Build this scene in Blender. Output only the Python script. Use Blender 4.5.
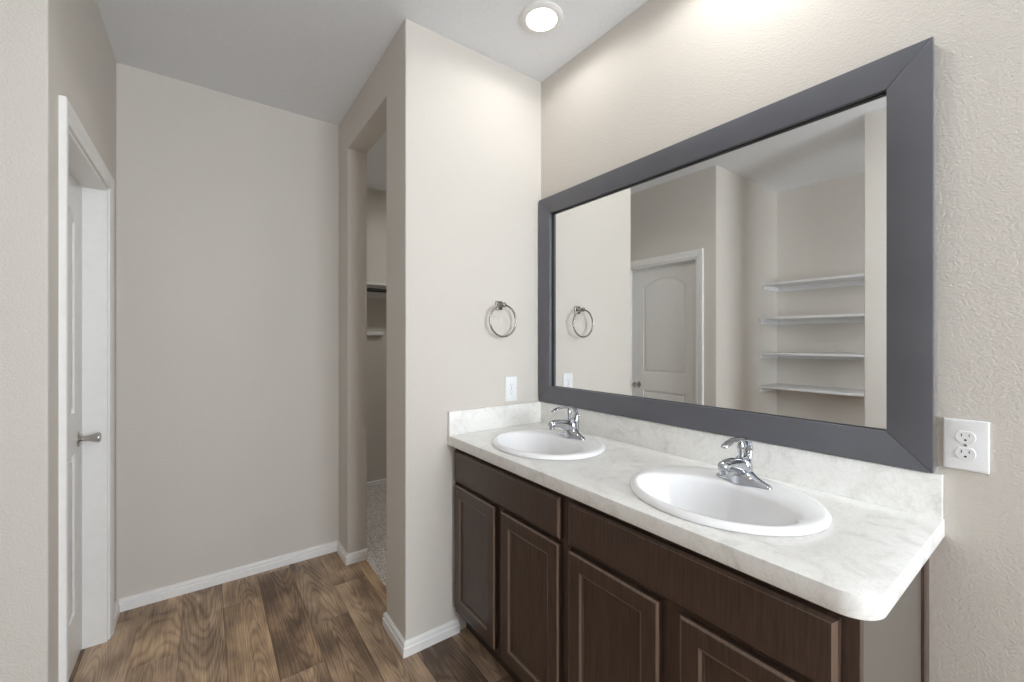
import bpy, bmesh, math, random
from mathutils import Vector, Matrix

C = bpy.context.scene
for o in list(bpy.data.objects):
    bpy.data.objects.remove(o)
PI = math.pi
random.seed(7)

# ------------------------------------------------------------------ camera
cam_d = bpy.data.cameras.new('camera')
cam = bpy.data.objects.new('camera', cam_d)
C.collection.objects.link(cam)
YAW = 0.6308
cam.location = (0, 0, 1.36)
cam.rotation_euler = (PI / 2, 0, -YAW)
cam_d.sensor_width = 36.0
cam_d.lens = 36.0 * 419.85 / 1024
cam_d.shift_y = -1.25 / 1024
cam_d.clip_start = 0.02
C.camera = cam

# ------------------------------------------------------------------ light
world = bpy.data.worlds.new('sky')
C.world = world
world.use_nodes = True
bg = world.node_tree.nodes['Background']
bg.inputs['Color'].default_value = (0.85, 0.93, 1.0, 1)
bg.inputs['Strength'].default_value = 5.0

GLOW_W = 0.2            # recessed lamps over the basins: downward glow
SPILL_A, SPILL_B = 4.8, 17.0   # the same lamps: wide spill
CLOSET_FILL_W = 19.0         # added fill lamp, out of view inside the closet
ROOM_FILL_A, ROOM_FILL_B = 8.0, 8.0   # added fill lamps, unseen behind the camera
WIN_FILL_W = 14.0           # fill light from an added, unseen window in the vanity wall
REAR_W = 86.0           # daylight through the rear window
WARM = (1.0, 0.99, 0.97)

for loc, rz, w, col, sx, sy in (((0.76, -2.50, 1.65), 0.0, REAR_W, (0.88, 0.94, 1.0), 1.10, 1.28), ((1.57, -0.55, 1.60), PI / 2, WIN_FILL_W, (0.88, 0.94, 1.0), 0.72, 1.42)):  # rear window daylight, then the added fill at the vanity wall
    wl = bpy.data.lights.new('window_daylight_fill', 'AREA')
    wl.shape = 'RECTANGLE'
    wl.size, wl.size_y = sx, sy
    wl.energy = w
    wl.color = col
    wlo = bpy.data.objects.new('window_daylight_fill', wl)
    wlo.location = loc
    wlo.rotation_euler = (PI / 2, 0, rz)
    C.collection.objects.link(wlo)

C.view_settings.view_transform = 'Standard'
C.view_settings.look = 'None'
C.view_settings.gamma = 1
C.view_settings.use_curve_mapping = False
C.view_settings.exposure = 0.09
C.cycles.max_bounces = 14
C.cycles.diffuse_bounces = 8
C.cycles.glossy_bounces = 6
C.cycles.use_denoising = True
C.cycles.caustics_reflective = True
C.cycles.blur_glossy = 1.0
C.cycles.caustics_refractive = False
C.cycles.sample_clamp_indirect = 6.0

# ------------------------------------------------------------------ measures (metres)
XL, XP, XV = -0.359, 0.697, 1.460      # left wall, partition, vanity wall
YE, YB, H = 1.733, 2.860, 2.746        # end wall, back wall, ceiling
ZC = 0.922                             # counter top

# ------------------------------------------------------------------ helpers
def srgb(r, g, b):
    f = lambda c: c / 12.92 if c <= 0.04045 else ((c + 0.055) / 1.055) ** 2.4
    return (f(r / 255), f(g / 255), f(b / 255), 1)


def new_mat(name, col, rough=0.5, metal=0.0, spec=0.5):
    m = bpy.data.materials.new(name)
    m.use_nodes = True
    b = m.node_tree.nodes['Principled BSDF']
    b.inputs['Base Color'].default_value = col
    b.inputs['Roughness'].default_value = rough
    b.inputs['Metallic'].default_value = metal
    b.inputs['Specular IOR Level'].default_value = spec
    return m


def nd(m, typ, **kw):
    n = m.node_tree.nodes.new(typ)
    for k, v in kw.items():
        if k.startswith('i_'):
            n.inputs[k[2:].replace('_', ' ')].default_value = v
        else:
            setattr(n, k, v)
    return n


def lk(m, a, ai, b, bi):
    m.node_tree.links.new(a.outputs[ai], b.inputs[bi])


def bsdf(m):
    return m.node_tree.nodes['Principled BSDF']


def add_bump(m, src, out, strength, dist):
    b = nd(m, 'ShaderNodeBump')
    b.inputs['Strength'].default_value = strength
    b.inputs['Distance'].default_value = dist
    lk(m, src, out, b, 'Height')
    lk(m, b, 'Normal', bsdf(m), 'Normal')
    return b


def noise_mat(name, c1, c2, scale, rough, bump=0.0, dist=0.001, detail=3.0, stretch=(1, 1, 1), metal=0.0, spec=0.5):
    """two close tones mixed by noise, with an optional fine bump"""
    m = new_mat(name, c1, rough, metal, spec)
    tc = nd(m, 'ShaderNodeTexCoord')
    mp = nd(m, 'ShaderNodeMapping')
    mp.inputs['Scale'].default_value = stretch
    lk(m, tc, 'Object', mp, 'Vector')
    n = nd(m, 'ShaderNodeTexNoise')
    n.inputs['Scale'].default_value = scale
    n.inputs['Detail'].default_value = detail
    lk(m, mp, 'Vector', n, 'Vector')
    r = nd(m, 'ShaderNodeValToRGB')
    r.color_ramp.elements[0].position = 0.35
    r.color_ramp.elements[1].position = 0.65
    r.color_ramp.elements[0].color = c1
    r.color_ramp.elements[1].color = c2
    lk(m, n, 'Fac', r, 'Fac')
    lk(m, r, 'Color', bsdf(m), 'Base Color')
    if bump:
        add_bump(m, n, 'Fac', bump, dist)
    return m


# ------------------------------------------------------------------ materials
def make_wall_paint():
    m = new_mat('wall_paint', srgb(209, 203.5, 196), 0.62, 0, 0.35)
    tc = nd(m, 'ShaderNodeTexCoord')
    n1 = nd(m, 'ShaderNodeTexNoise')
    n1.inputs['Scale'].default_value = 175
    n1.inputs['Detail'].default_value = 2.5
    n1.inputs['Roughness'].default_value = 0.5
    n1.inputs['Distortion'].default_value = 0.4
    mpw = nd(m, 'ShaderNodeMapping')
    mpw.inputs['Scale'].default_value = (1, 1, 1.3)
    lk(m, tc, 'Object', mpw, 'Vector')
    lk(m, mpw, 'Vector', n1, 'Vector')
    r = nd(m, 'ShaderNodeValToRGB')
    r.color_ramp.elements[0].position = 0.38
    r.color_ramp.elements[1].position = 0.66
    lk(m, n1, 'Fac', r, 'Fac')
    add_bump(m, r, 'Color', 0.5, 0.0013)
    return m


def make_floor_mat():
    m = new_mat('vinyl_planks', srgb(120, 98, 78), 0.42, 0, 0.4)
    at = nd(m, 'ShaderNodeAttribute', attribute_name='plank')
    sep = nd(m, 'ShaderNodeSeparateColor')
    lk(m, at, 'Color', sep, 'Color')
    tc = nd(m, 'ShaderNodeTexCoord')
    off = nd(m, 'ShaderNodeVectorMath', operation='SCALE')
    off.inputs['Scale'].default_value = 7.0
    lk(m, at, 'Color', off, 0)
    add = nd(m, 'ShaderNodeVectorMath', operation='ADD')
    lk(m, tc, 'Object', add, 0)
    lk(m, off, 0, add, 1)
    # cathedral arches: nested parabolas along each plank, warped by broad noise
    mp = nd(m, 'ShaderNodeMapping')
    mp.inputs['Scale'].default_value = (10, 2.6, 1)
    lk(m, add, 0, mp, 'Vector')
    nb = nd(m, 'ShaderNodeTexNoise')
    nb.inputs['Scale'].default_value = 1.0
    nb.inputs['Detail'].default_value = 1.5
    lk(m, mp, 'Vector', nb, 'Vector')
    xyz = nd(m, 'ShaderNodeSeparateXYZ')
    lk(m, tc, 'Object', xyz, 'Vector')

    def mth(op, a_, b_=None, c_=None):
        q = nd(m, 'ShaderNodeMath', operation=op)
        for i, v in enumerate((a_, b_, c_)):
            if v is None: continue
            if isinstance(v, (int, float)): q.inputs[i].default_value = v
            else: m.node_tree.links.new(v, q.inputs[i])
        return q.outputs[0]
    u = mth('FRACT', mth('MULTIPLY_ADD', xyz.outputs['X'], 1 / 0.1672, 0.2600 / 0.1672 + 20))
    seam = mth('MULTIPLY', mth('GREATER_THAN', mth('ABSOLUTE', mth('SUBTRACT', u, 0.5)), 0.489), 0.16)
    u = mth('ADD', u, mth('MULTIPLY_ADD', sep.outputs['Blue'], -0.5, -0.25))
    bend = mth('MULTIPLY_ADD', sep.outputs['Green'], 760.0, -380.0)
    f = mth('MULTIPLY', mth('MULTIPLY', u, u), bend)
    f = mth('ADD', f, mth('MULTIPLY', xyz.outputs['Y'], 52.0))
    f = mth('ADD', f, mth('MULTIPLY', nb.outputs['Fac'], 30.0))
    ln = mth('POWER', mth('MULTIPLY_ADD', mth('SINE', f), 0.5, 0.5), 2.2)
    sn = nd(m, 'ShaderNodeMath', operation='MULTIPLY_ADD')
    m.node_tree.links.new(ln, sn.inputs[0])
    sn.inputs[1].default_value = -1.0
    sn.inputs[2].default_value = 0.35
    # fine fibre streaks along the plank
    mp2 = nd(m, 'ShaderNodeMapping')
    mp2.inputs['Scale'].default_value = (230, 4, 1)
    lk(m, add, 0, mp2, 'Vector')
    nf = nd(m, 'ShaderNodeTexNoise')
    nf.inputs['Scale'].default_value = 1.0
    nf.inputs['Detail'].default_value = 4.0
    lk(m, mp2, 'Vector', nf, 'Vector')
    # blotches
    mp3 = nd(m, 'ShaderNodeMapping')
    mp3.inputs['Scale'].default_value = (11, 4, 1)
    lk(m, add, 0, mp3, 'Vector')
    ns = nd(m, 'ShaderNodeTexNoise')
    ns.inputs['Scale'].default_value = 1.0
    ns.inputs['Detail'].default_value = 3.0
    lk(m, mp3, 'Vector', ns, 'Vector')

    def scaled(n, out, k, b):
        q = nd(m, 'ShaderNodeMath', operation='MULTIPLY_ADD')
        q.inputs[1].default_value = k
        q.inputs[2].default_value = b
        lk(m, n, out, q, 0)
        return q
    a = scaled(sn, 0, 0.19, 0.0)
    b = scaled(nf, 'Fac', 0.85, -0.425)
    c = scaled(ns, 'Fac', 1.35, -0.65)
    d = scaled(sep, 'Red', 0.52, 0.25)
    s1 = nd(m, 'ShaderNodeMath', operation='ADD')
    s2 = nd(m, 'ShaderNodeMath', operation='ADD')
    s3 = nd(m, 'ShaderNodeMath', operation='ADD')
    lk(m, a, 0, s1, 0); lk(m, b, 0, s1, 1)
    lk(m, c, 0, s2, 0); lk(m, d, 0, s2, 1)
    lk(m, s1, 0, s3, 0); lk(m, s2, 0, s3, 1)
    s4 = nd(m, 'ShaderNodeMath', operation='SUBTRACT')
    lk(m, s3, 0, s4, 0)
    m.node_tree.links.new(seam, s4.inputs[1])
    s3 = s4
    r = nd(m, 'ShaderNodeValToRGB')
    e = r.color_ramp.elements
    e[0].position = 0.12; e[0].color = srgb(92, 74, 60)
    e[1].position = 0.95; e[1].color = srgb(206, 178, 146)
    for p, col in ((0.35, srgb(128, 106, 88)), (0.55, srgb(156, 132, 108)), (0.74, srgb(182, 155, 127))):
        x = e.new(p); x.color = col
    lk(m, s3, 0, r, 'Fac')
    hue = nd(m, 'ShaderNodeMix', data_type='RGBA')
    lk(m, sep, 'Blue', hue, 0)
    hue.inputs[6].default_value = (0.95, 0.98, 1.04, 1)
    hue.inputs[7].default_value = (1.05, 1.0, 0.90, 1)
    tint = nd(m, 'ShaderNodeMix', data_type='RGBA', blend_type='MULTIPLY')
    tint.inputs['Factor'].default_value = 1.0
    lk(m, r, 'Color', tint, 6)
    lk(m, hue, 2, tint, 7)
    lk(m, tint, 2, bsdf(m), 'Base Color')
    add_bump(m, s1, 0, 0.06, 0.0006)
    return m


def make_wood(name, c1, c2, rough=0.33, axis=2):
    m = new_mat(name, c1, rough, 0, 0.45)
    tc = nd(m, 'ShaderNodeTexCoord')
    mp = nd(m, 'ShaderNodeMapping')
    sc = [70, 70, 70]; sc[axis] = 5
    mp.inputs['Scale'].default_value = sc
    lk(m, tc, 'Object', mp, 'Vector')
    n = nd(m, 'ShaderNodeTexNoise')
    n.inputs['Scale'].default_value = 2.2
    n.inputs['Detail'].default_value = 4
    lk(m, mp, 'Vector', n, 'Vector')
    r = nd(m, 'ShaderNodeValToRGB')
    r.color_ramp.elements[0].position = 0.3
    r.color_ramp.elements[1].position = 0.7
    r.color_ramp.elements[0].color = c1
    r.color_ramp.elements[1].color = c2
    lk(m, n, 'Fac', r, 'Fac')
    lk(m, r, 'Color', bsdf(m), 'Base Color')
    add_bump(m, n, 'Fac', 0.05, 0.0006)
    return m


def make_laminate():
    m = new_mat('marble_laminate', srgb(226, 225, 221), 0.3, 0, 0.45)
    tc = nd(m, 'ShaderNodeTexCoord')
    n1 = nd(m, 'ShaderNodeTexNoise')
    n1.inputs['Scale'].default_value = 9
    n1.inputs['Detail'].default_value = 6
    n1.inputs['Roughness'].default_value = 0.62
    n1.inputs['Distortion'].default_value = 1.6
    lk(m, tc, 'Object', n1, 'Vector')
    r = nd(m, 'ShaderNodeValToRGB')
    e = r.color_ramp.elements
    e[0].position = 0.34; e[0].color = srgb(222, 221, 217)
    e[1].position = 0.62; e[1].color = srgb(239, 239, 236)
    x = e.new(0.47); x.color = srgb(236, 235, 232)
    lk(m, n1, 'Fac', r, 'Fac')
    n2 = nd(m, 'ShaderNodeTexNoise')
    n2.inputs['Scale'].default_value = 26
    n2.inputs['Detail'].default_value = 5
    n2.inputs['Distortion'].default_value = 2.5
    lk(m, tc, 'Object', n2, 'Vector')
    r2 = nd(m, 'ShaderNodeValToRGB')
    e = r2.color_ramp.elements
    e[0].position = 0.42; e[0].color = (1, 1, 1, 1)
    e[1].position = 0.54; e[1].color = (1, 1, 1, 1)
    x = e.new(0.485); x.color = (0.90, 0.895, 0.885, 1)
    lk(m, n2, 'Fac', r2, 'Fac')
    mx = nd(m, 'ShaderNodeMix', data_type='RGBA', blend_type='MULTIPLY')
    mx.inputs['Factor'].default_value = 0.8
    lk(m, r, 'Color', mx, 6)
    lk(m, r2, 'Color', mx, 7)
    lk(m, mx, 2, bsdf(m), 'Base Color')
    return m


M = {}
M['wall'] = make_wall_paint()
M['ceiling'] = noise_mat('ceiling_paint', srgb(229, 231, 234), srgb(232, 234, 237), 60, 0.8, 0.12, 0.001)
M['trim'] = noise_mat('white_trim_paint', srgb(233, 232, 230), srgb(236, 235, 233), 30, 0.38, 0.02, 0.0005)
M['door'] = noise_mat('white_door_paint', srgb(232, 231, 229), srgb(235, 234, 232), 40, 0.42, 0.03, 0.0005)
M['floor'] = make_floor_mat()
M['wood'] = make_wood('espresso_wood', srgb(62, 47, 40), srgb(83, 66, 56))
M['wood_edge'] = make_wood('espresso_rubbed_edge', srgb(106, 88, 76), srgb(126, 107, 93), 0.4)
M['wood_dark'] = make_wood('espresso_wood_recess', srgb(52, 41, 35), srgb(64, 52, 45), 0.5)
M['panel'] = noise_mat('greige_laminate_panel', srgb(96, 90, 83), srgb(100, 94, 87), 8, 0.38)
M['laminate'] = make_laminate()
M['porcelain'] = noise_mat('white_porcelain', srgb(233, 233, 234), srgb(235, 235, 236), 4, 0.14, spec=0.5)
M['chrome'] = noise_mat('polished_chrome', srgb(188, 191, 196), srgb(196, 199, 204), 5, 0.05, metal=1.0)
M['nickel'] = noise_mat('brushed_nickel', srgb(148, 144, 138), srgb(162, 158, 152), 40, 0.27, metal=1.0)
M['satin'] = noise_mat('satin_nickel', srgb(196, 194, 191), srgb(204, 202, 199), 30, 0.22, metal=1.0)
M['frame'] = noise_mat('charcoal_frame', srgb(92, 93, 99), srgb(97, 98, 104), 6, 0.36, 0.03, 0.0005, stretch=(1, 1, 1))
M['mirror'] = noise_mat('silvered_glass', srgb(240, 241, 240), srgb(241, 242, 241), 2, 0.0, metal=1.0)
M['plastic'] = noise_mat('white_plastic', srgb(232, 233, 234), srgb(234, 235, 236), 20, 0.35)
M['slot'] = noise_mat('dark_slot', srgb(34, 34, 35), srgb(38, 38, 39), 20, 0.7)
M['black'] = noise_mat('black_rubber', srgb(26, 26, 27), srgb(30, 30, 31), 20, 0.6)
M['carpet'] = noise_mat('grey_carpet_pile', srgb(176, 171, 165), srgb(242, 238, 232), 120, 0.95, 0.3, 0.003, spec=0.1)
M['shelf'] = noise_mat('white_shelf_paint', srgb(226, 226, 227), srgb(229, 229, 230), 25, 0.45)
M['sky_pane'] = new_mat('clear_window_glass', (0.95, 0.97, 1, 1), 0.02)


def make_pane_mat():
    m = M['sky_pane']
    nt = m.node_tree
    tr = nd(m, 'ShaderNodeBsdfTransparent')
    gl = nd(m, 'ShaderNodeBsdfGlossy')
    gl.inputs['Roughness'].default_value = 0.02
    mx = nd(m, 'ShaderNodeMixShader')
    fr = nd(m, 'ShaderNodeFresnel')
    fr.inputs['IOR'].default_value = 1.45
    lk(m, fr, 0, mx, 0)
    lk(m, tr, 0, mx, 1)
    lk(m, gl, 0, mx, 2)
    nt.links.new(mx.outputs[0], nt.nodes['Material Output'].inputs['Surface'])


make_pane_mat()


def make_lens_mat():
    m = new_mat('lit_lens', (1, 0.97, 0.92, 1), 0.5)
    b = bsdf(m)
    b.inputs['Emission Color'].default_value = (1, 0.97, 0.92, 1)
    b.inputs['Emission Strength'].default_value = 6.0
    return m


M['lens'] = make_lens_mat()


# ------------------------------------------------------------------ object helpers
def tag(o, label=None, cat=None, group=None, kind=None):
    if label: o['label'] = label
    if cat: o['category'] = cat
    if group: o['group'] = group
    if kind: o['kind'] = kind
    return o


def thing(name, label, cat, loc=(0, 0, 0), rotz=0.0, group=None, kind=None):
    o = bpy.data.objects.new(name, None)
    C.collection.objects.link(o)
    o.location = loc
    o.rotation_euler = (0, 0, rotz)
    o.empty_display_size = 0.05
    return tag(o, label, cat, group, kind)


def finish(name, me, mat, parent, smooth):
    me.name = name
    if mat: me.materials.append(mat)
    if smooth:
        for p in me.polygons: p.use_smooth = True
        me.set_sharp_from_angle(angle=math.radians(smooth))
    o = bpy.data.objects.new(name, me)
    C.collection.objects.link(o)
    if parent is not None: o.parent = parent
    return o


def obj(name, bm, mat, parent=None, smooth=35, shift=None):
    if shift is not None:
        bmesh.ops.translate(bm, verts=bm.verts, vec=-Vector(shift))
    bmesh.ops.recalc_face_normals(bm, faces=bm.faces)
    me = bpy.data.meshes.new(name)
    bm.to_mesh(me)
    bm.free()
    return finish(name, me, mat, parent, smooth)


def merge(bm, src):
    me = bpy.data.meshes.new('tmp')
    src.to_mesh(me); src.free()
    bm.from_mesh(me)
    bpy.data.meshes.remove(me)


def box(bm, x0, x1, y0, y1, z0, z1, bev=0.0, seg=2):
    t = bmesh.new()
    bmesh.ops.create_cube(t, size=1)
    for v in t.verts:
        v.co = Vector(((x0 + x1) / 2 + v.co.x * (x1 - x0), (y0 + y1) / 2 + v.co.y * (y1 - y0), (z0 + z1) / 2 + v.co.z * (z1 - z0)))
    if bev:
        bmesh.ops.bevel(t, geom=t.edges[:], offset=bev, segments=seg, affect='EDGES', profile=0.5)
    merge(bm, t)
    return bm


def loft(bm, rings, cap=True, closed=False):
    vs = [[bm.verts.new(p) for p in r] for r in rings]
    n = len(vs[0])
    pairs = list(zip(vs[:-1], vs[1:])) + ([(vs[-1], vs[0])] if closed else [])
    for a, b in pairs:
        for i in range(n):
            bm.faces.new((a[i], a[(i + 1) % n], b[(i + 1) % n], b[i]))
    if cap and not closed:
        bm.faces.new(vs[0][::-1])
        bm.faces.new(vs[-1])
    return bm


def lathe(bm, prof, n=32, ax='z', c=(0, 0, 0), cap=True):
    """prof: (radius, height along the axis)"""
    rings = []
    for r, h in prof:
        ring = []
        for i in range(n):
            a = 2 * PI * i / n
            u, v = r * math.cos(a), r * math.sin(a)
            p = {'z': (u, v, h), 'x': (h, u, v), 'y': (u, h, v)}[ax]
            ring.append((p[0] + c[0], p[1] + c[1], p[2] + c[2]))
        rings.append(ring)
    return loft(bm, rings, cap)


def tube(bm, pts, radii, n=16, closed=False, flat=None):
    """round tube along pts; flat = (width, height) factors in the side / up direction"""
    pts = [Vector(p) for p in pts]
    rings = []
    m = len(pts)
    for i, p in enumerate(pts):
        a = pts[(i - 1) % m] if closed or i > 0 else p
        b = pts[(i + 1) % m] if closed or i < m - 1 else p
        t = (b - a).normalized()
        ref = Vector((0, 1, 0)) if abs(t.y) < 0.9 else Vector((1, 0, 0))
        s = t.cross(ref).normalized()
        u = s.cross(t).normalized()
        r = radii[i] if isinstance(radii, (list, tuple)) else radii
        ru, rs = (r if not isinstance(r, tuple) else r[0]), (r if not isinstance(r, tuple) else r[1])
        rings.append([p + u * ru * math.cos(2 * PI * k / n) + s * rs * math.sin(2 * PI * k / n) for k in range(n)])
    return loft(bm, rings, True, closed)


def round_poly(pts, radii, seg=6):
    out = []
    n = len(pts)
    for i, p in enumerate(pts):
        r = radii[i] if i < len(radii) else 0
        if not r:
            out.append(Vector(p)); continue
        p = Vector(p); a = Vector(pts[i - 1]); b = Vector(pts[(i + 1) % n])
        d1 = (a - p).normalized(); d2 = (b - p).normalized()
        ang = d1.angle(d2)
        tl = r / math.tan(ang / 2)
        cc = p + (d1 + d2).normalized() * (r / math.sin(ang / 2))
        s = p + d1 * tl; e = p + d2 * tl
        a0 = math.atan2(s.y - cc.y, s.x - cc.x); a1 = math.atan2(e.y - cc.y, e.x - cc.x)
        da = (a1 - a0 + PI) % (2 * PI) - PI
        for k in range(seg + 1):
            t = a0 + da * k / seg
            out.append(Vector((cc.x + r * math.cos(t), cc.y + r * math.sin(t))))
    return out


def prism(bm, poly, z0, z1):
    return loft(bm, [[(p[0], p[1], z0) for p in poly], [(p[0], p[1], z1) for p in poly]])


def sweep(bm, path, prof, fmap, side=1):
    """mitred sweep of prof [(offset, height)] along the open 2D path; fmap((u, v), height) -> 3D"""
    P = [Vector(p) for p in path]
    n = len(P)
    offs = []
    for i in range(n):
        dirs = []
        if i > 0: dirs.append((P[i] - P[i - 1]).normalized())
        if i < n - 1: dirs.append((P[i + 1] - P[i]).normalized())
        nr = [Vector((-d.y, d.x)) * side for d in dirs]
        if len(nr) == 1:
            offs.append(nr[0])
        else:
            b = (nr[0] + nr[1]).normalized()
            offs.append(b / b.dot(nr[0]))
    rings = [[fmap(P[i] + offs[i] * o, h) for o, h in prof] for i in range(n)]
    return loft(bm, rings)


def plate(outer, holes, depth, bevel, fmap, res=1):
    """flat plate with holes from closed outlines (2D curve fill), front at w = 0 and back at w = -depth; fmap(x, y, w)"""
    cu = bpy.data.curves.new('tmp', 'CURVE')
    cu.dimensions = '2D'
    cu.fill_mode = 'BOTH'
    cu.extrude = depth / 2 - bevel
    cu.bevel_depth = bevel
    cu.bevel_resolution = res
    cu.offset = -bevel
    for ol in [outer] + list(holes):
        s = cu.splines.new('POLY')
        s.points.add(len(ol) - 1)
        for p, q in zip(s.points, ol): p.co = (q[0], q[1], 0, 1)
        s.use_cyclic_u = True
    o = bpy.data.objects.new('tmp', cu)
    C.collection.objects.link(o)
    dg = bpy.context.evaluated_depsgraph_get()
    me = bpy.data.meshes.new_from_object(o.evaluated_get(dg))
    bpy.data.objects.remove(o)
    bm = bmesh.new()
    bm.from_mesh(me)
    bpy.data.meshes.remove(me)
    bpy.data.curves.remove(cu)
    bmesh.ops.remove_doubles(bm, verts=bm.verts, dist=1e-5)
    for v in bm.verts:
        v.co = Vector(fmap(v.co.x, v.co.y, v.co.z - depth / 2))
    return bm


def rect(x0, x1, y0, y1):
    return [(x0, y0), (x1, y0), (x1, y1), (x0, y1)]


def copy_tree(o, parent=None):
    c = o.copy()
    C.collection.objects.link(c)
    if parent is not None: c.parent = parent
    for ch in [k for k in bpy.data.objects if k.parent == o]:
        copy_tree(ch, c)
    return c


def struct(name, bm, mat, label, cat, smooth=30):
    return tag(obj(name, bm, mat, None, smooth), label, cat, None, 'structure')


# ================================================================== ROOM SHELL
R = 0.006
# vanity wall (right)
WY0, WY1, WZ0, WZ1 = -0.95, -0.15, 0.85, 2.35
bm = bmesh.new()
box(bm, XV, XV + 0.12, WY1, YE + 0.115, 0, H)
box(bm, XV, XV + 0.12, -2.5, WY0, 0, H)
box(bm, XV, XV + 0.12, WY0, WY1, 0, WZ0)
box(bm, XV, XV + 0.12, WY0, WY1, WZ1, H)
struct('wall_right', bm, M['wall'], 'textured greige wall behind the framed mirror and double vanity', 'wall')
# end wall + near jamb of the closet opening: one L-shaped wall
poly = round_poly([(XV + 0.12, YE), (XP, YE), (XP, 1.968), (XP + 0.115, 1.968), (XP + 0.115, YE + 0.115), (XV + 0.12, YE + 0.115)],
                  [0, R, 0, 0, 0, 0])
bm = prism(bmesh.new(), poly, 0, H)
struct('wall_end', bm, M['wall'], 'short greige end wall carrying the towel ring, beside the closet opening', 'wall')
# far stub of the partition and header over the opening
poly = [(XP, 2.645), (XP, YB + 0.02), (XP + 0.115, YB + 0.02), (XP + 0.115, 2.645)]
bm = prism(bmesh.new(), poly, 0, H)
box(bm, XP, XP + 0.115, 1.968, 2.645, 2.522, H, 0)
struct('wall_partition', bm, M['wall'], 'greige partition stub and header around the tall closet opening', 'wall')
# back wall
bm = box(bmesh.new(), -0.6, XP + 0.115, YB, YB + 0.12, 0, H)
struct('wall_back', bm, M['wall'], 'plain greige wall at the end of the short passage', 'wall')
# left wall with the door opening
DY0, DY1, DZ = 1.897, 2.615, 2.042
poly = round_poly([(XL, YE), (XL, DY0), (XL - 0.115, DY0), (XL - 0.115, YE)], [R, 0, 0, 0])
bm = prism(bmesh.new(), poly, 0, H)
box(bm, XL - 0.115, XL, DY0, DY1, DZ, H)
box(bm, XL - 0.115, XL, DY1, YB, 0, H)
struct('wall_left', bm, M['wall'], 'greige left wall around the white door', 'wall')
# alcove with the linen shelves
AX, AY = -1.467, 0.808
bm = box(bmesh.new(), AX - 0.12, XL - 0.115, YE, YE + 0.115, 0, H)
struct('wall_alcove_side', bm, M['wall'], 'greige side wall of the shelved alcove, next to the white door', 'wall')
bm = box(bmesh.new(), AX - 0.12, AX, -2.5, YE, 0, H)
struct('wall_alcove_back', bm, M['wall'], 'greige wall behind the white linen shelves, seen in the mirror', 'wall')
poly = round_poly([(XL, AY), (XL - 0.115, AY), (XL - 0.115, 0.30), (XL, 0.30)], [R, R, R, R])
bm = prism(bmesh.new(), poly, 0, H)
struct('wall_alcove_stub', bm, M['wall'], 'bright greige wall stub at the right edge of the mirror reflection', 'wall')
# the rest of the bathroom, behind the camera
QX0, QX1 = 0.15, 1.37
bm = bmesh.new()
box(bm, AX, QX0, -2.5, -2.38, 0, H)
box(bm, QX1, XV, -2.5, -2.38, 0, H)
box(bm, QX0, QX1, -2.5, -2.38, 0, WZ0)
box(bm, QX0, QX1, -2.5, -2.38, WZ1, H)
struct('wall_rear', bm, M['wall'], 'greige rear wall of the bathroom, behind the camera', 'wall')
win = thing('window_2', 'white framed bathroom window in the rear wall, behind the camera', 'window', ((QX0 + QX1) / 2, -2.44, WZ0), 0, None, 'structure')
S = win.location
bm = plate(rect(QX0, QX1, WZ0, WZ1), [rect(QX0 + 0.05, 0.74, WZ0 + 0.05, WZ1 - 0.05), rect(0.78, QX1 - 0.05, WZ0 + 0.05, WZ1 - 0.05)],
           0.06, 0.003, lambda x, y, w: (x, -2.41 + w, y))
obj('window_frame', bm, M['trim'], win, shift=S)
bm = box(bmesh.new(), QX0 + 0.04, QX1 - 0.04, -2.443, -2.438, WZ0 + 0.04, WZ1 - 0.04)
obj('window_pane', bm, M['sky_pane'], win, shift=S)
win = thing('window_fill', 'white framed window added in the vanity wall behind the camera as a fill light source', 'window', (XV, -0.55, WZ0), 0, None, 'structure')  # unseen window added to light the left side of the room
S = win.location
bm = plate(rect(WY0, WY1, WZ0, WZ1), [rect(WY0 + 0.05, WY1 - 0.05, WZ0 + 0.05, 1.58), rect(WY0 + 0.05, WY1 - 0.05, 1.62, WZ1 - 0.05)],
           0.06, 0.003, lambda x, y, w: (XV + 0.03 - w, x, y))
obj('window_frame', bm, M['trim'], win, shift=S)
bm = box(bmesh.new(), XV + 0.055, XV + 0.060, WY0 + 0.04, WY1 - 0.04, WZ0 + 0.04, WZ1 - 0.04)
obj('window_pane', bm, M['sky_pane'], win, shift=S)

# closet behind the partition
CX1, CY1 = 2.5, 3.87
bm = box(bmesh.new(), XP, CX1 + 0.12, CY1, CY1 + 0.12, 0, H)
struct('wall_closet_back', bm, M['wall'], 'greige far wall of the closet seen through the opening', 'wall')
bm = box(bmesh.new(), CX1, CX1 + 0.12, YE, CY1, 0, H)
box(bm, XV + 0.12, CX1, YE, YE + 0.115, 0, H)
struct('wall_closet_right', bm, M['wall'], 'greige side wall deep inside the closet', 'wall')
bm = box(bmesh.new(), XP, XP + 0.115, YB + 0.12, CY1, 0, H)
struct('wall_closet_left', bm, M['wall'], 'greige near side wall inside the closet', 'wall')

# ceiling
bm = box(bmesh.new(), AX - 0.12, CX1 + 0.12, -2.5, CY1 + 0.12, H, H + 0.12)
struct('ceiling', bm, M['ceiling'], 'flat white ceiling with a round recessed light', 'ceiling')

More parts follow.
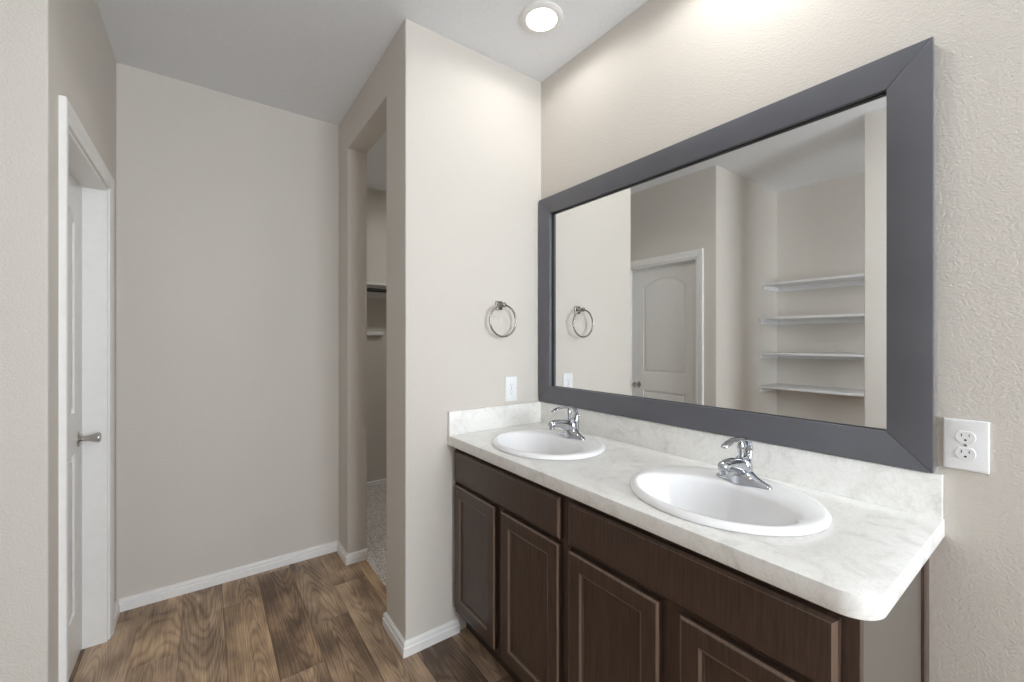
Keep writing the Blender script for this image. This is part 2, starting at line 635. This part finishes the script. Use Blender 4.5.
# floor: vinyl planks running away along the vanity
PW, PL, X00 = 0.1672, 0.914, -0.2600
joint = {0: 2.332, 1: 2.02, 2: 2.582, 3: 1.900, 4: 2.176, 5: 2.45, 6: 2.05, 7: 2.3}
bm = bmesh.new()
lay = bm.verts.layers.float_color.new('plank')
tones = {}
rnd = random.Random(21)
i0 = int(math.floor((AX - X00) / PW))
i1 = int(math.ceil((XV - X00) / PW))
for i in range(i0, i1 + 1):
    xa, xb = max(AX, X00 + i * PW), min(XV, X00 + (i + 1) * PW)
    if xb <= xa: continue
    j0 = joint.get(i, rnd.uniform(1.7, 2.6))
    y = j0 - PL * math.ceil((j0 + 2.5) / PL)
    while y < YB:
        ya, yb = max(-2.5, y), min(YB, y + PL)
        if yb > ya:
            col = (rnd.random(), rnd.random(), rnd.random(), 1)
            g = 0.0006
            vs = [bm.verts.new(p) for p in ((xa + g, ya + g, 0), (xb - g, ya + g, 0), (xb - g, yb - g, 0), (xa + g, yb - g, 0))]
            lo = [bm.verts.new(p) for p in ((xa, ya, -0.0012), (xb, ya, -0.0012), (xb, yb, -0.0012), (xa, yb, -0.0012))]
            for v in vs + lo: v[lay] = col
            bm.faces.new(vs)
            for k in range(4):
                bm.faces.new((lo[k], lo[(k + 1) % 4], vs[(k + 1) % 4], vs[k]))
        y += PL
obj_floor = struct('floor', bm, M['floor'], 'brown wood-look vinyl plank floor', 'floor')
bm = box(bmesh.new(), -2.5, CX1 + 0.12, -2.6, CY1 + 0.12, -0.12, -0.0012)
struct('floor_slab', bm, M['wood_dark'], 'floor slab under the planks and carpet', 'floor')

# carpet pile in the closet
bm = bmesh.new()
cx0, cx1, cy0, cy1, st = 0.800, 1.96, 1.86, CY1 - 0.002, 0.011
nx, ny = int((cx1 - cx0) / st), int((cy1 - cy0) / st)
rnd = random.Random(5)
grid = []
for i in range(nx + 1):
    row = []
    for j in range(ny + 1):
        x, y = cx0 + (cx1 - cx0) * i / nx, cy0 + (cy1 - cy0) * j / ny
        z = 0.006 + rnd.random() * 0.014
        if 0 < i: x += rnd.uniform(-0.004, 0.004)
        y += rnd.uniform(-0.004, 0.004)
        if i == 0: z = 0.002
        if x < 0.818 and (y < 1.975 or y > 2.638): z = -0.001
        row.append(bm.verts.new((x, y, z)))
    grid.append(row)
for i in range(nx):
    for j in range(ny):
        bm.faces.new((grid[i][j], grid[i + 1][j], grid[i + 1][j + 1], grid[i][j + 1]))
tag(obj('carpet', bm, M['carpet'], None, 0), 'grey shaggy carpet pile on the closet floor', 'carpet', None, 'stuff')

# baseboards
BB = [(0, 0), (0.015, 0), (0.015, 0.034), (0.0095, 0.0385), (0.0095, 0.0435), (0.0125, 0.047), (0.011, 0.055), (0.004, 0.062), (0, 0.062)]
fxy = lambda p, h: (p.x, p.y, h)


def base(name, path, side, label):
    bm = sweep(bmesh.new(), path, BB, fxy, side)
    struct(name, bm, M['trim'], label, 'baseboard', 25)


base('baseboard_back', [(XL, YB), (XP, YB)], -1, 'white baseboard along the passage back wall')
base('baseboard_partition', [(XP, YB - 0.0005), (XP, 2.645), (XP + 0.115, 2.645)], -1, 'short white baseboard round the far side of the closet opening')
base('baseboard_end', [(XP + 0.103, 1.968), (XP, 1.968), (XP, YE), (0.955, YE)], -1, 'white baseboard round the wall corner beside the vanity cabinet')
base('baseboard_left', [(XL, 2.675), (XL, YB)], -1, 'tiny white baseboard piece between door casing and corner')
base('baseboard_closet', [(XP + 0.115, CY1), (CX1, CY1)], -1, 'white baseboard on the far closet wall above the carpet')

# ================================================================== DOOR
door = thing('door_1', 'white two-panel arched door with casing and round knob in the left wall', 'door', (XL, 2.25, 0), 0, None, 'structure')
S = door.location
fmap = lambda p, h: (XL + h, p.x, p.y)
CAS = [(0.003, 0), (0.003, 0.009), (0.010, 0.012), (0.018, 0.0105), (0.026, 0.014), (0.048, 0.0175), (0.057, 0.0175), (0.060, 0.015), (0.060, 0)]
bm = sweep(bmesh.new(), [(DY0, 0), (DY0, DZ), (DY1, DZ), (DY1, 0)], CAS, fmap, 1)
obj('door_casing', bm, M['trim'], door, 25, S)
bm = bmesh.new()
JT = 0.012
sweep(bm, [(DY0, 0), (DY0, DZ), (DY1, DZ), (DY1, 0)], [(0.0, 0.002), (0.0, -0.117), (-JT, -0.117), (-JT, 0.002)], fmap, 1)
obj('door_jamb', bm, M['trim'], door, 25, S)
DXF = XL - 0.078
y0, y1, z1 = DY0 + JT + 0.002, DY1 - JT - 0.002, DZ - JT - 0.003


def arch(xa, xb, za, zs, rise, n=18):
    w = (xb - xa) / 2
    r = (w * w + rise * rise) / (2 * rise)
    pts = [(xa, za), (xb, za)]
    for k in range(n + 1):
        x = xb - 2 * w * k / n
        pts.append((x, zs + math.sqrt(max(0, r * r - (x - xa - w) ** 2)) - (r - rise)))
    return pts


pa, pb = y0 + 0.125, y1 - 0.125
up = arch(pa, pb, 1.055, 1.845, 0.075)
lowp = rect(pa, pb, 0.22, 0.885)
fd = lambda x, y, w: (DXF + w, x, y)
bm = plate(rect(y0, y1, 0.008, z1), [up, lowp], 0.012, 0.003, fd, 2)
box(bm, DXF - 0.036, DXF - 0.011, y0, y1, 0.008, z1)
slab = obj('door_slab', bm, M['door'], door, 30, S)


def inset(pts, d):
    cx = sum(p[0] for p in pts) / len(pts); cy = sum(p[1] for p in pts) / len(pts)
    hx = max(abs(p[0] - cx) for p in pts); hy = max(abs(p[1] - cy) for p in pts)
    return [(cx + (p[0] - cx) * (1 - d / hx), cy + (p[1] - cy) * (1 - d / hy)) for p in pts]


for pts in (up, lowp):
    bm = plate(inset(pts, 0.022), [], 0.012, 0.005, lambda x, y, w: (DXF - 0.003 + w, x, y), 2)
    obj('door_panel', bm, M['door'], door, 30, S)
kn = obj('door_knob', lathe(bmesh.new(), [(0.0115, -0.003), (0.0110, 0.016), (0.0115, 0.030), (0.0155, 0.043), (0.0205, 0.054), (0.0225, 0.061), (0.0215, 0.066), (0.0165, 0.069), (0.001, 0.070)],
                            32, 'x', (DXF, y1 - 0.066, 0.936)), M['satin'], door, 40, S)
tag(kn, 'round brushed nickel knob')
obj('knob_rosette', lathe(bmesh.new(), [(0.032, -0.001), (0.032, 0.004), (0.027, 0.009), (0.012, 0.011)], 32, 'x', (DXF, y1 - 0.066, 0.936), True),
    M['satin'], kn, 40, S)
obj('latch_plate', box(bmesh.new(), DXF - 0.028, DXF - 0.006, y1 + 0.0002, y1 + 0.0018, 0.905, 0.965), M['nickel'], door, 30, S)

# ================================================================== VANITY CABINET
FX, DX = 0.940, 0.920       # face frame, door faces
CY0 = 0.238
S = Vector((1.2, 0.98, 0))
cab = thing('vanity_cabinet', 'dark espresso double vanity cabinet under the white countertop', 'cabinet', S)
bm = bmesh.new()
# face frame as one plate with openings, plus carcass sheets
Z0, Z1 = 0.100, 0.877
fops = [rect(1.035, 1.69, 0.735, 0.84), rect(0.29, 0.94, 0.735, 0.84), rect(1.405, 1.69, 0.15, 0.68), rect(1.035, 1.315, 0.15, 0.68),
        rect(0.66, 0.94, 0.15, 0.68), rect(0.285, 0.555, 0.15, 0.68)]
ff = plate(rect(CY0, YE - 0.001, Z0, Z1), fops, 0.019, 0.0008, lambda x, y, w: (FX - w, x, y), 0)
merge(bm, ff)
obj('face_frame', bm, M['wood'], cab, 30, S)
bm = bmesh.new()
box(bm, FX + 0.02, XV - 0.001, YE - 0.018, YE - 0.002, Z0, Z1)
box(bm, FX + 0.02, XV - 0.001, CY0 + 0.014, YE - 0.018, Z0, Z0 + 0.016)
box(bm, XV - 0.008, XV - 0.001, CY0 + 0.014, YE - 0.018, Z0 + 0.016, Z1)
box(bm, FX + 0.02, XV - 0.008, 0.965, 0.981, Z0 + 0.016, Z1)
obj('carcass', bm, M['wood_dark'], cab, 30, S)
bm = box(bmesh.new(), 0.997, 1.013, CY0 + 0.004, YE - 0.001, 0.0, Z0)
obj('toe_kick', bm, M['wood_dark'], cab, 30, S)
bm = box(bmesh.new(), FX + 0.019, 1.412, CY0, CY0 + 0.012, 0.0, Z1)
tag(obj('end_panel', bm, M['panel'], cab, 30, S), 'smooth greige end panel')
bm = box(bmesh.new(), 1.406, XV - 0.0005, CY0 - 0.006, CY0 + 0.006, 0.0, Z1, 0.001)
tag(obj('scribe_strip', bm, M['wood'], cab, 30, S), 'dark strip against the wall')
fdoor = lambda x, y, w: (DX - w, x, y)


def rub_edges(bm, spans, w0, w1):
    """narrow strips of the moulded rims, where the dark finish is rubbed lighter, get material slot 1"""
    for f in bm.faces:
        c = f.calc_center_median()
        w = c.x - DX
        for ya, yb, za, zb, i0, i1 in spans:
            d = min(c.y - ya, yb - c.y, c.z - za, zb - c.z)
            if i0 <= d <= i1 and f.calc_area() < 0.004 and w < 0.0075 and abs(f.normal.x) < 0.985:
                f.material_index = 1
    return bm


def add_edge(o):
    o.data.materials.append(M['wood_edge'])
    return o


def chamfer_slab(ya, yb, za, zb, c=0.008, d=0.006, t=0.0195):
    """slab front with a chamfered rim; face at DX"""
    rings = []
    for ins, w in ((0, t), (0, d), (0.0012, d - 0.0012), (c, 0.0012), (c + 0.0012, 0.0)):
        rings.append([(DX + w, x, y) for x, y in rect(ya + ins, yb - ins, za + ins, zb - ins)])
    bm = loft(bmesh.new(), rings)
    bm.normal_update()
    return rub_edges(bm, [(ya, yb, za, zb, 0.0006, c + 0.0013)], 0.0014, d - 0.0001)


for ya, yb in ((1.003, 1.715), (0.265, 0.964)):
    add_edge(obj('drawer_front', chamfer_slab(ya, yb, 0.714, 0.852), M['wood'], cab, 20, S))


def cab_door(ya, yb, za, zb):
    st = 0.050
    bm = bmesh.new()
    t = 0.0195
    loops = []
    for ins, w in ((0, t), (0, 0.005), (0.0012, 0.0038), (0.007, 0.0008), (0.0085, 0.0), (st, 0.0), (st + 0.0012, 0.0012), (st + 0.005, 0.0022),
                   (st + 0.0062, 0.0050), (st + 0.0105, 0.0062), (st + 0.012, 0.0095)):
        loops.append([(DX + w, x, y) for x, y in rect(ya + ins, yb - ins, za + ins, zb - ins)])
    loft(bm, loops, cap=False)
    # back face
    vs = [bm.verts.new((DX + t, x, y)) for x, y in rect(ya, yb, za, zb)]
    bm.faces.new(vs)
    bmesh.ops.remove_doubles(bm, verts=bm.verts, dist=1e-6)
    bm.normal_update()
    rub_edges(bm, [(ya, yb, za, zb, 0.0006, 0.0072), (ya, yb, za, zb, st + 0.0004, st + 0.0058)], 0, 0)
    o = add_edge(obj('cabinet_door', bm, M['wood'], cab, 20, S))
    k = st + 0.0115
    bm = box(bmesh.new(), DX + 0.0095, DX + 0.016, ya + k, yb - k, za + k, zb - k)
    obj('inset_panel', bm, M['wood'], o, 20, S)


for ya, yb in ((1.382, 1.715), (1.008, 1.338), (0.637, 0.964), (0.265, 0.580)):
    cab_door(ya, yb, 0.132, 0.698)

# ================================================================== COUNTERTOP
CXF, CYR = 0.897, 0.205
CB = 0.879
SINKS = ((1.16, 0.605), (1.16, 1.335))
SA, SB = 0.252, 0.224


def ell(cx, cy, b, a, n=64):
    return [(cx + b * math.cos(2 * PI * k / n), cy + a * math.sin(2 * PI * k / n)) for k in range(n)]


top = thing('countertop', 'white marble-look laminate countertop with backsplash on the dark vanity', 'countertop', (1.2, 0.98, CB))
S = top.location
outer = round_poly([(XV - 0.001, YE - 0.001), (CXF, YE - 0.001), (CXF, CYR), (XV - 0.001, CYR)], [0, 0, 0.058, 0], 14)
bm = plate(outer, [ell(x, y, SB - 0.014, SA - 0.014) for x, y in SINKS], ZC - CB, 0.0012, lambda x, y, w: (x, y, ZC + w), 1)
obj('counter_slab', bm, M['laminate'], top, 30, S)
bm = box(bmesh.new(), XV - 0.020, XV - 0.001, CYR + 0.002, YE - 0.020, ZC, 1.031, 0.0012)
obj('backsplash', bm, M['laminate'], top, 30, S)
bm = box(bmesh.new(), CXF + 0.001, XV - 0.001, YE - 0.020, YE - 0.001, ZC, 1.031, 0.0012)
obj('side_splash', bm, M['laminate'], top, 30, S)

# ================================================================== SINKS
def make_sink():
    r = thing('sink', '', 'sink', (0, 0, 0))
    N = 72
    # (blend 0 = outer ellipse .. 1 = bowl ellipse, scale of bowl, z)
    ocx, icx = 0.0, -0.058
    ob, oa, ib, ia = SB, SA, 0.142, 0.208
    rings = []

    def ring(cx, b, a, z):
        rings.append([(cx + b * math.cos(2 * PI * k / N), a * math.sin(2 * PI * k / N), z) for k in range(N)])
    ring(0, ob - 0.020, oa - 0.020, -0.030)
    ring(0, ob - 0.020, oa - 0.020, 0.0004)
    ring(0, ob - 0.003, oa - 0.003, 0.0004)
    ring(0, ob, oa, 0.003)
    ring(0, ob - 0.001, oa - 0.001, 0.009)
    ring(0, ob - 0.006, oa - 0.006, 0.0145)
    ring(0, ob - 0.014, oa - 0.014, 0.0172)
    L = lambda a, b, t: a + (b - a) * t
    for t, z in ((0.45, 0.0172), (0.75, 0.0168), (0.9, 0.0150)):
        ring(L(0, icx, t), L(ob - 0.014, ib, t), L(oa - 0.014, ia, t), z)
    for s, z in ((1.0, 0.011), (0.975, 0.002), (0.95, -0.012), (0.915, -0.035), (0.86, -0.065), (0.77, -0.095), (0.62, -0.122), (0.42, -0.139), (0.2, -0.146), (0.11, -0.147)):
        ring(icx + (1 - s) * 0.02, ib * s, ia * s ** 1.08, z)
    bm = loft(bmesh.new(), rings, cap=False)
    obj('basin', bm, M['porcelain'], r, 60)
    bm = lathe(bmesh.new(), [(0.030, -0.1465), (0.030, -0.1440), (0.024, -0.1435), (0.022, -0.1465)], 32, 'z', (icx + 0.018, 0, 0), True)
    d = obj('drain_ring', bm, M['chrome'], r, 40)
    bm = lathe(bmesh.new(), [(0.004, -0.150), (0.004, -0.146), (0.019, -0.1445), (0.018, -0.1415), (0.006, -0.139), (0.0005, -0.1388)], 32, 'z', (icx + 0.018, 0, 0), True)
    obj('drain_stopper', bm, M['chrome'], d, 40)
    return r


# ================================================================== FAUCETS
def make_faucet():
    r = thing('faucet', '', 'faucet')
    # base: long wings sweeping up into the body
    bm = bmesh.new()
    rings = []
    n, m = 40, 20
    for i in range(n + 1):
        y = -0.079 + 0.158 * i / n
        q = abs(y) / 0.079
        end = math.sqrt(max(0.0, 1 - q ** 6))
        w = (0.0150 + 0.015 * math.exp(-(y / 0.034) ** 2)) * (0.25 + 0.75 * end)
        h = (0.010 + 0.052 * math.exp(-(abs(y) / 0.034) ** 1.35)) * (0.3 + 0.7 * end)
        ring = []
        for k in range(m + 1):
            t = PI * k / m
            ring.append((w * math.copysign(abs(math.cos(t)) ** 0.8, math.cos(t)), y, h * math.sin(t) ** 0.75))
        rings.append(ring)
    loft(bm, rings)
    obj('base', bm, M['chrome'], r, 50)
    # body hub
    bm = lathe(bmesh.new(), [(0.0255, 0.004), (0.0255, 0.030), (0.0245, 0.052), (0.0215, 0.066), (0.0150, 0.076), (0.0005, 0.079)], 32, 'z', (0.002, 0, 0))
    obj('body', bm, M['chrome'], r, 50)
    # spout reaching over the bowl
    bm = bmesh.new()
    pts = [(0.004, 0, 0.034), (-0.018, 0, 0.047), (-0.044, 0, 0.059), (-0.072, 0, 0.066), (-0.098, 0, 0.068), (-0.116, 0, 0.066), (-0.126, 0, 0.063), (-0.129, 0, 0.062)]
    rad = [(0.023, 0.026), (0.022, 0.023), (0.0200, 0.0200), (0.0175, 0.0170), (0.0155, 0.0150), (0.0150, 0.0145), (0.0100, 0.0095), (0.003, 0.003)]
    tube(bm, pts, rad, 24)
    sp = obj('spout', bm, M['chrome'], r, 50)
    bm = lathe(bmesh.new(), [(0.0112, 0.060), (0.0112, 0.045), (0.0095, 0.0435), (0.0092, 0.047), (0.0005, 0.047)], 24, 'z', (-0.112, 0, 0))
    obj('aerator', bm, M['chrome'], sp, 40)
    # single lever: neck up from the hub, then a paddle bending forward
    bm = bmesh.new()
    pts = [(0.016, 0, 0.058), (0.026, 0, 0.080), (0.029, 0, 0.102), (0.022, 0, 0.117), (0.005, 0, 0.127), (-0.024, 0, 0.1305), (-0.052, 0, 0.131), (-0.080, 0, 0.128), (-0.102, 0, 0.1225), (-0.113, 0, 0.119), (-0.116, 0, 0.118)]
    rad = [(0.0165, 0.0140), (0.0150, 0.0090), (0.0145, 0.0070), (0.0145, 0.0062), (0.0150, 0.0056), (0.0150, 0.0050), (0.0142, 0.0046), (0.0130, 0.0042), (0.0115, 0.0038), (0.0080, 0.0030), (0.002, 0.001)]
    tube(bm, pts, rad, 20)
    lv = obj('lever', bm, M['chrome'], r, 50)
    bm = lathe(bmesh.new(), [(0.0085, 0.072), (0.0075, 0.086), (0.0095, 0.096), (0.0105, 0.106), (0.0085, 0.116), (0.0040, 0.127)], 20, 'z', (-0.012, 0, 0))
    obj('lever_cap', bm, M['chrome'], lv, 50)
    bm = lathe(bmesh.new(), [(0.0022, 0.008), (0.0022, 0.078), (0.0055, 0.081), (0.0062, 0.087), (0.0040, 0.092), (0.0005, 0.093)], 16, 'z', (0.046, 0, 0))
    obj('lift_rod', bm, M['chrome'], r, 50)
    return r


sink = make_sink()
fau = make_faucet()
sl = ['white oval drop-in sink nearer the rounded end of the countertop', 'white oval drop-in sink beside the end wall with the towel ring']
fl = ['chrome single-lever faucet on the sink nearer the rounded counter end', 'chrome single-lever faucet on the sink beside the towel ring wall']
for k, (x, y) in enumerate(SINKS):
    s_ = sink if k == 0 else copy_tree(sink)
    s_.location = (x, y, ZC)
    tag(s_, sl[k], 'sink', 'oval sinks in the countertop')
    f_ = fau if k == 0 else copy_tree(fau)
    f_.location = (1.284, (0.600, 1.322)[k], ZC + 0.0172)
    tag(f_, fl[k], 'faucet', 'chrome faucets on the sinks')

# ================================================================== MIRROR
mx0, mx1 = 1.4340, 1.4487
my0, my1, mz0, mz1, fw = 0.2215, 1.7215, 1.0335, 2.101, 0.087
mir = thing('wall_mirror', 'wide wall mirror in a charcoal wooden frame above the countertop', 'mirror', (1.45, 0.97, 1.0335))
S = mir.location


def frame_piece(kind):
    g = 0.0004
    if kind == 'bottom': q = [(my0 + g, mz0), (my1 - g, mz0), (my1 - fw - g, mz0 + fw), (my0 + fw + g, mz0 + fw)]
    if kind == 'top': q = [(my0 + g, mz1), (my1 - g, mz1), (my1 - fw - g, mz1 - fw), (my0 + fw + g, mz1 - fw)]
    if kind == 'near': q = [(my0, mz0 + g), (my0, mz1 - g), (my0 + fw, mz1 - fw - g), (my0 + fw, mz0 + fw + g)]
    if kind == 'far': q = [(my1, mz0 + g), (my1, mz1 - g), (my1 - fw, mz1 - fw - g), (my1 - fw, mz0 + fw + g)]
    t = loft(bmesh.new(), [[(mx0, a, b) for a, b in q], [(mx1, a, b) for a, b in q]])
    bmesh.ops.recalc_face_normals(t, faces=t.faces)
    bmesh.ops.bevel(t, geom=[e for e in t.edges if all(abs(v.co.x - mx0) < 1e-6 for v in e.verts)], offset=0.0014, segments=2, affect='EDGES', profile=0.5)
    return t


for kind, nm in (('bottom', 'frame_rail'), ('top', 'frame_rail'), ('near', 'frame_stile'), ('far', 'frame_stile')):
    obj(nm, frame_piece(kind), M['frame'], mir, 30, S)
bm = plate(rect(my0 + 0.004, my1 - 0.004, mz0 + 0.004, mz1 - 0.004), [rect(my0 + fw - 0.008, my1 - fw + 0.008, mz0 + fw - 0.008, mz1 - fw + 0.008)],
           0.0104, 0.0003, lambda x, y, w: (1.4488 - w, x, y), 0)  # black board colours in the shade of the gap behind the frame
tag(obj('gap_shade_board', bm, M['black'], mir, 30, S), 'black board behind the frame, standing in for the shaded gap at the wall')
bm = box(bmesh.new(), 1.4560, 1.4588, my0 + fw - 0.006, my1 - fw + 0.006, mz0 + fw - 0.006, mz1 - fw + 0.006)
obj('mirror_glass', bm, M['mirror'], mir, 30, S)
bm = bmesh.new()
for ya, yb, za, zb in ((my1 - fw - 0.0045, my1 - fw + 0.0005, mz0 + fw, mz1 - fw), (my0 + fw, my1 - fw, mz1 - fw - 0.004, mz1 - fw + 0.0005)):
    box(bm, 1.4490, 1.4562, ya, yb, za, zb)  # black strips along the far and top inner frame edges
tag(obj('inner_black_edge', bm, M['black'], mir, 30, S), 'thin black edge behind the frame')

# ================================================================== TOWEL RING
ring = thing('towel_ring', 'brushed nickel towel ring on the end wall above the outlet', 'towel ring', (1.182, YE, 1.531))
bm = bmesh.new()
box(bm, -0.021, 0.021, -0.008, -0.0003, -0.022, 0.022, 0.003, 2)
lathe(bm, [(0.017, -0.007), (0.011, -0.014), (0.0095, -0.030), (0.0115, -0.040), (0.0125, -0.052), (0.009, -0.056), (0.0005, -0.057)], 24, 'y')
obj('mount', bm, M['nickel'], ring, 40)
bm = bmesh.new()
RR = 0.0775
pts = [(-0.003 + RR * math.sin(2 * PI * k / 64), -0.046 + 0.00 * math.cos(2 * PI * k / 64), -0.078 + RR * math.cos(2 * PI * k / 64)) for k in range(64)]
tube(bm, pts, 0.0047, 12, closed=True)
obj('ring', bm, M['nickel'], ring, 60)

# ================================================================== OUTLETS
def make_outlet(w=0.078, h=0.124, mark=True):
    r = thing('wall_outlet', '', 'outlet')
    rings = []
    for ins, y in ((0.0, -0.0003), (0.0, -0.0040), (0.0012, -0.0058), (0.0040, -0.0068)):
        rings.append([(x, y, z) for x, z in [tuple(v) for v in round_poly(rect(-w / 2 + ins, w / 2 - ins, -h / 2 + ins, h / 2 - ins), [0.003] * 4, 3)]])
    obj('cover_plate', loft(bmesh.new(), rings), M['plastic'], r, 30)
    for s in (-1, 1):
        zc = 0.0195 * s
        pts = []
        for k in range(48):                      # round face with flat top and bottom
            a = 2 * PI * k / 48
            pts.append((0.0172 * math.cos(a), max(-0.0138, min(0.0138, 0.0172 * math.sin(a)))))
        rr = [[(x * q, y, zc + z * q) for x, z in pts] for q, y in ((1.0, -0.0060), (1.0, -0.0078), (0.95, -0.0086))]
        f = obj('receptacle', loft(bmesh.new(), rr), M['plastic'], r, 30)
        bm = bmesh.new()
        box(bm, -0.0072, -0.0056, -0.0089, -0.0080, zc + 0.0010, zc + 0.0078)
        box(bm, 0.0056, 0.0070, -0.0089, -0.0080, zc + 0.0014, zc + 0.0072)
        lathe(bm, [(0.0023, -0.0089), (0.0023, -0.0080)], 16, 'y', (0, 0, zc - 0.0068))
        obj('slots', bm, M['slot'], f, 30)
    obj('screw', lathe(bmesh.new(), [(0.0030, -0.0060), (0.0030, -0.0074), (0.0020, -0.0080), (0.0004, -0.0081)], 16, 'y'), M['nickel'], r, 40)
    if mark:                                     # small moulded triangle above the upper receptacle
        t = loft(bmesh.new(), [[(x, y, z) for x, z in ((-0.0075, 0.0445), (0.0075, 0.0445), (0.0, 0.0500))] for y in (-0.0062, -0.0073)])
        obj('triangle_mark', t, M['plastic'], r, 30)
    return r


o1 = make_outlet(0.0755, 0.120)
o1.location = (XV, 0.1695, 1.110)
o1.rotation_euler = (0, 0, -PI / 2)
tag(o1, 'white duplex outlet on the wall right of the mirror frame', 'outlet')
o2 = make_outlet(0.073, 0.124, False)
o2.location = (1.258, YE, 1.110)
tag(o2, 'small white outlet on the end wall below the towel ring', 'outlet')

# ================================================================== RECESSED LIGHTS
def make_light():
    r = thing('ceiling_light', '', 'ceiling light')
    bm = lathe(bmesh.new(), [(0.066, -0.0115), (0.070, -0.0118), (0.086, -0.0085), (0.092, -0.0040), (0.092, -0.0002), (0.066, -0.0002)], 64, 'z', cap=False)
    vs = list(bm.verts)
    obj('trim_ring', bm, M['trim'], r, 40)
    bm = lathe(bmesh.new(), [(0.0665, -0.0040), (0.0665, -0.0085), (0.060, -0.0105), (0.03, -0.0115), (0.0005, -0.0117)], 48, 'z')
    obj('lens', bm, M['lens'], r, 60)
    return r


def lamp(x, y, glow, spill):
    """soft light of the frosted lens: a downward glow and a wide, even spill"""
    d = bpy.data.lights.new('lamp_glow', 'AREA')
    d.shape = 'DISK'
    d.size = 0.13
    d.energy = glow
    d.color = WARM
    o = bpy.data.objects.new('lamp_glow', d)
    o.location = (x, y, H - 0.0125)
    C.collection.objects.link(o)
    d = bpy.data.lights.new('lamp_spill', 'SPOT')
    d.energy = spill
    d.color = WARM
    d.spot_size = math.radians(176)
    d.spot_blend = 0.3
    d.shadow_soft_size = 0.06
    o = bpy.data.objects.new('lamp_spill', d)
    o.location = (x, y, H - 0.016)
    C.collection.objects.link(o)


lt = make_light()
spots = [(1.168, 1.383, 'round recessed ceiling light over the sink beside the end wall', GLOW_W, SPILL_A),
         (1.168, 0.590, 'round recessed ceiling light over the sink at the rounded counter end', GLOW_W, SPILL_B),
         (0.30, -1.20, 'round recessed ceiling light added for fill behind the camera, by the mirror wall', ROOM_FILL_A * 0.2, ROOM_FILL_A * 0.8),
         (-0.90, -1.20, 'round recessed ceiling light added for fill behind the camera, by the shelf wall', ROOM_FILL_B * 0.2, ROOM_FILL_B * 0.8)]
spots.append((1.70, 2.75, 'round recessed ceiling light added for fill inside the closet, out of view', CLOSET_FILL_W * 0.2, CLOSET_FILL_W * 0.8))
for k, (x, y, lab, pg, ps) in enumerate(spots):
    o = lt if k == 0 else copy_tree(lt)
    o.location = (x, y, H)
    tag(o, lab, 'ceiling light', 'recessed ceiling lights')
    lamp(x, y, pg, ps)

# ================================================================== LINEN SHELVES (in the alcove, seen in the mirror)
def make_shelf(depth):
    r = thing('linen_shelf', '', 'shelf')
    ln = YE - AY - 0.002
    obj('board', box(bmesh.new(), 0, depth, -ln / 2, ln / 2, 0, 0.019, 0.0015), M['shelf'], r, 30)
    bm = bmesh.new()
    box(bm, 0.0005, depth - 0.02, ln / 2 - 0.0185, ln / 2, -0.038, 0, 0.001)
    obj('cleat', bm, M['shelf'], r, 30)
    bm = bmesh.new()
    box(bm, 0.0005, depth - 0.02, -ln / 2, -ln / 2 + 0.0185, -0.038, 0, 0.001)
    obj('cleat', bm, M['shelf'], r, 30)
    bm = box(bmesh.new(), 0.0, 0.0185, -ln / 2 + 0.019, ln / 2 - 0.019, -0.038, 0, 0.001)
    obj('back_cleat', bm, M['shelf'], r, 30)
    return r


sh_hi = make_shelf(0.30)
sh_hi.location = (AX, (YE + AY) / 2, 1.850)
tag(sh_hi, 'topmost white alcove shelf, shallower than the rest, reflected in the mirror', 'shelf', 'white shelves in the alcove')
sh = make_shelf(0.38)
for k, (z, lab) in enumerate(((1.540, 'second white alcove shelf from the top, reflected in the mirror'),
                              (1.228, 'third white alcove shelf from the top, reflected in the mirror'),
                              (0.930, 'lowest white alcove shelf reflected in the mirror'))):
    o = sh if k == 0 else copy_tree(sh)
    o.location = (AX, (YE + AY) / 2, z)
    tag(o, lab, 'shelf', 'white shelves in the alcove')

# ================================================================== CLOSET FITTINGS
cs = thing('closet_shelf', 'white closet shelf on the far closet wall above the dark rod', 'shelf', (0.82, CY1, 1.825))
obj('board', box(bmesh.new(), 0, 1.66, -0.31, -0.0005, 0, 0.019, 0.001), M['shelf'], cs, 30)
obj('cleat', box(bmesh.new(), 0, 1.66, -0.019, -0.0005, -0.085, 0, 0.001), M['shelf'], cs, 30)
cr = thing('closet_rod', 'dark hanging rod right under the closet shelf', 'rod', (0.82, CY1 - 0.27, 1.785))
obj('rod', lathe(bmesh.new(), [(0.016, 0.0), (0.016, 1.66)], 24, 'x'), M['black'], cr, 40)
for x in (0.0, 1.648):
    obj('rod_socket', lathe(bmesh.new(), [(0.027, x), (0.027, x + 0.012)], 24, 'x'), M['nickel'], cr, 40)
bm = bmesh.new()
box(bm, 0.82, 1.33, CY1 - 0.045, CY1 - 0.0005, 1.400, 1.432, 0.006, 3)
tag(obj('closet_rail', bm, M['shelf'], None, 30), 'short white rail on the closet wall below the shelf', 'rail')
